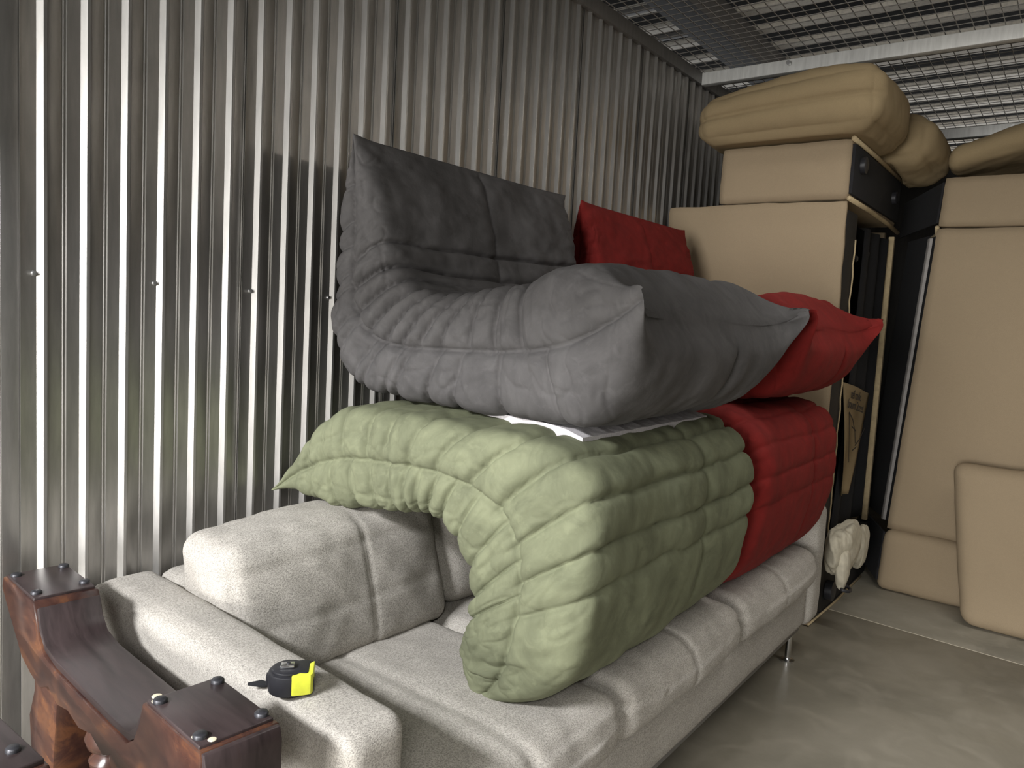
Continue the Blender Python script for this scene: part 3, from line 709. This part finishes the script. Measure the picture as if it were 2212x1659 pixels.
# ================================================================ TABLE TRESTLE (table without its top)
def trestle(x_off, y_off, z_off, label, full=True):
    r = root('table_trestle', label, 'table base', (-1.2+x_off, .60+y_off, 0))
    Y0, Y1 = .530, .640
    sk = lambda x, y: y
    top = [(-1.630, .722), (-1.455, .722), (-1.440, .700), (-1.425, .665), (-1.395, .645), (-1.34, .638), (-1.10, .638), (-1.045, .640), (-1.020, .655), (-1.000, .690), (-.990, .722), (-.825, .722), (-.820, .715)]
    bot = [(-.822, .640), (-.840, .600), (-.875, .590), (-.90, .597), (-.925, .575), (-.965, .570), (-1.00, .585), (-1.02, .578), (-1.06, .582), (-1.10, .596), (-1.13, .582), (-1.18, .595), (-1.23, .583), (-1.28, .592), (-1.33, .582), (-1.375, .596), (-1.42, .578), (-1.47, .585), (-1.52, .600), (-1.57, .640), (-1.615, .675), (-1.64, .700)]
    pts = [(x+x_off, z+z_off) for x, z in top+bot]
    o = extr('carved_rail', pts, 'y', Y0+y_off, Y1+y_off, WOOD, r, .004)
    extr('end_board', [(-.8245+x_off, .590+z_off), (-.8135+x_off, .600+z_off), (-.8115+x_off, .66+z_off), (-.8115+x_off, .705+z_off), (-.817+x_off, .7215+z_off), (-.8245+x_off, .7215+z_off)], 'y', Y0+.003+y_off, Y1-.003+y_off, DWOOD, r, .002)
    # dark stained top skin
    for seg in ([(-1.622, .7235), (-1.462, .7235)], [(-.984, .7235), (-.832, .7235)]):
        (xa, za), (xb, zb) = seg
        box('mounting_pad', xa+x_off, xb+x_off, Y0+.004+y_off, Y1-.004+y_off, .719+z_off, .7265+z_off, DWOOD, r, .002)
    prof = [(-1.4455, .712), (-1.432, .677), (-1.402, .650), (-1.345, .6405), (-1.10, .6405), (-1.043, .6425), (-1.015, .658), (-.995, .695), (-.992, .712), (-.999, .710), (-1.020, .672), (-1.045, .655), (-1.10, .6525), (-1.345, .6525), (-1.398, .661), (-1.425, .684), (-1.438, .716)]
    extr('saddle', [(x+x_off, z+z_off) for x, z in prof], 'y', Y0+.004+y_off, Y1-.004+y_off, DWOOD, r, .0012)
    for bx, by in ((-1.602, .545), (-1.602, .627), (-1.487, .545), (-1.487, .627), (-.968, .545), (-.968, .627), (-.848, .545), (-.848, .627)):
        j = random.uniform(-.004, .004)
        b_ = lathe('bolt', [(.0095, 0), (.0095, .0035), (.0075, .0055), (.001, .006)], (bx+x_off+j, by+y_off, .7265+z_off), BOLT, r, 14)
    if full:
        for (bx, by, s_) in ((-.972, .532, 1.2), (-.985, .545+.003, 1.0), (-.836, .553, .8), (-.855, .530, .9)):
            pt = lathe('glue_spot', [(.007*s_, 0), (.0065*s_, .0008), (.003*s_, .0012)], (bx, by+(.012 if by < .54 else 0), .7045), PUTTY, r, 9)
        # turned column, scrolled boards and back panel underneath
        lathe('turned_column', [(.030, .02), (.034, .10), (.026, .16), (.040, .24), (.046, .32), (.040, .40), (.026, .46), (.024, .475), (.034, .482), (.036, .492), (.028, .500), (.024, .508), (.038, .516), (.042, .530), (.036, .546), (.030, .552)], (-1.235, .585, 0), WOOD, r, 32)
        lathe('turned_column', [(.026, .02), (.030, .10), (.022, .16), (.034, .24), (.040, .34), (.030, .44), (.022, .50), (.036, .52), (.036, .545), (.028, .56)], (-.985, .585, 0), WOOD, r, 32)
        sc_ = [(-1.50, .60), (-1.455, .575), (-1.405, .57), (-1.375, .575), (-1.385, .50), (-1.40, .40), (-1.385, .30), (-1.40, .20), (-1.38, .10), (-1.36, 0), (-1.60, 0), (-1.585, .10), (-1.55, .16), (-1.57, .26), (-1.545, .33), (-1.52, .40), (-1.53, .46), (-1.50, .52)]
        extr('scroll_leg', sc_, 'y', .545, .625, WOOD, r, .005)
        sc2 = [(-1.165, .56), (-1.10, .56), (-1.05, .55), (-1.045, .50), (-1.075, .42), (-1.06, .30), (-1.085, .20), (-1.07, 0), (-1.14, 0), (-1.15, .2), (-1.13, .32), (-1.16, .42), (-1.15, .5)]
        extr('scroll_leg', sc2, 'y', .55, .62, WOOD, r, .005)
        extr('inner_board', [(-1.50, 0), (-1.04, 0), (-1.04, .556), (-1.50, .575)], 'y', .628, .638, simple('deep_brown_board', srgb(48, 26, 20), .5), r, .001)
    r.rotation_euler.z = -.085; r.location.y += -.012; r.location.x += .02
    return r
trestle(0, 0, -.022, 'carved reddish wood table trestle with bolted dark pads, standing against the near sofa arm')
# its twin pokes into the lower left corner
t2 = root('table_trestle', 'corner of a second carved wooden table trestle in the bottom left corner', 'table base', (-.95, .33, 0))
pts = [(-1.16, .702), (-.915, .702), (-.905, .690), (-.905, .60), (-.95, .56), (-1.05, .55), (-1.16, .60)]
extr('carved_rail', pts, 'y', .262, .362, WOOD, t2, .005)
box('mounting_pad', -1.150, -.920, .266, .358, .700, .708, DWOOD, t2, .002)
lathe('bolt', [(.0085, 0), (.0085, .0035), (.007, .0055), (.001, .006)], (-.962, .340, .708), BOLT, t2, 14)
lathe('turned_column', [(.030, 0), (.040, .24), (.046, .32), (.040, .40), (.026, .46), (.038, .516), (.042, .545)], (-1.02, .31, 0), WOOD, t2, 28)

# ================================================================ TAPE MEASURE
tm_ = root('tape_measure', 'black and yellow tape measure lying on the near sofa arm', 'tape measure', (-.955, .765, .652))
def dpts(s=1., n=24):
    # D-shaped case: round at the back, straight mouth edge; local x along the case, y across
    P = []
    for i in range(n+1):
        a = math.radians(60)+math.radians(250)*i/n; P.append((.036*math.cos(a)*s, .036*math.sin(a)*s))
    P += [(.040*s, -.030*s), (.043*s, -.024*s), (.043*s, .026*s), (.036*s, .034*s)]
    return P
ang = math.radians(48)
def tr(P, cx=-.942, cy=.714, k=.86): return [(cx+k*(x*math.cos(ang)-y*math.sin(ang)), cy+k*(x*math.sin(ang)+y*math.cos(ang))) for x, y in P]
TZ = .652
extr('case', tr(dpts()), 'z', TZ, TZ+.032, BLACK_PLASTIC, tm_, .003)
extr('case_lid', tr(dpts(.84)), 'z', TZ+.031, TZ+.036, BLACK_PLASTIC, tm_, .002)
yel = [(.0442, .026), (.0442, -.0245), (.0405, -.031), (.026, -.0345), (.014, -.0358), (.008, -.0362), (.008, -.030), (.016, -.026), (.026, -.018), (.032, -.004), (.034, .014)]
extr('yellow_bumper', tr(yel), 'z', TZ+.003, TZ+.0345, YELLOW, tm_, .0015)
extr('mouth', tr([(.0435, .002), (.0450, .002), (.0450, -.014), (.0435, -.014)]), 'z', TZ+.002, TZ+.018, BLACK_PLASTIC, tm_, .0005)
extr('clip', tr([(-.014, -.010), (.010, -.010), (.010, .008), (-.014, .008)]), 'z', TZ+.037, TZ+.0415, CHROME, tm_, .001)
lathe('clip_screw', [(.003, 0), (.003, .001), (.001, .0012)], (-.943, .714, TZ+.0415), BOLT, tm_, 10)
extr('thumb_lock', tr([(-.039, -.008), (-.030, -.008), (-.030, .006), (-.039, .006)]), 'z', TZ+.010, TZ+.026, BLACK_PLASTIC, tm_, .001)
extr('wrist_strap', [(-1.006, .684), (-.998, .704), (-.972, .712), (-.985, .695)], 'z', TZ-.006, TZ-.001, BLACK_CLOTH, tm_, .0005)
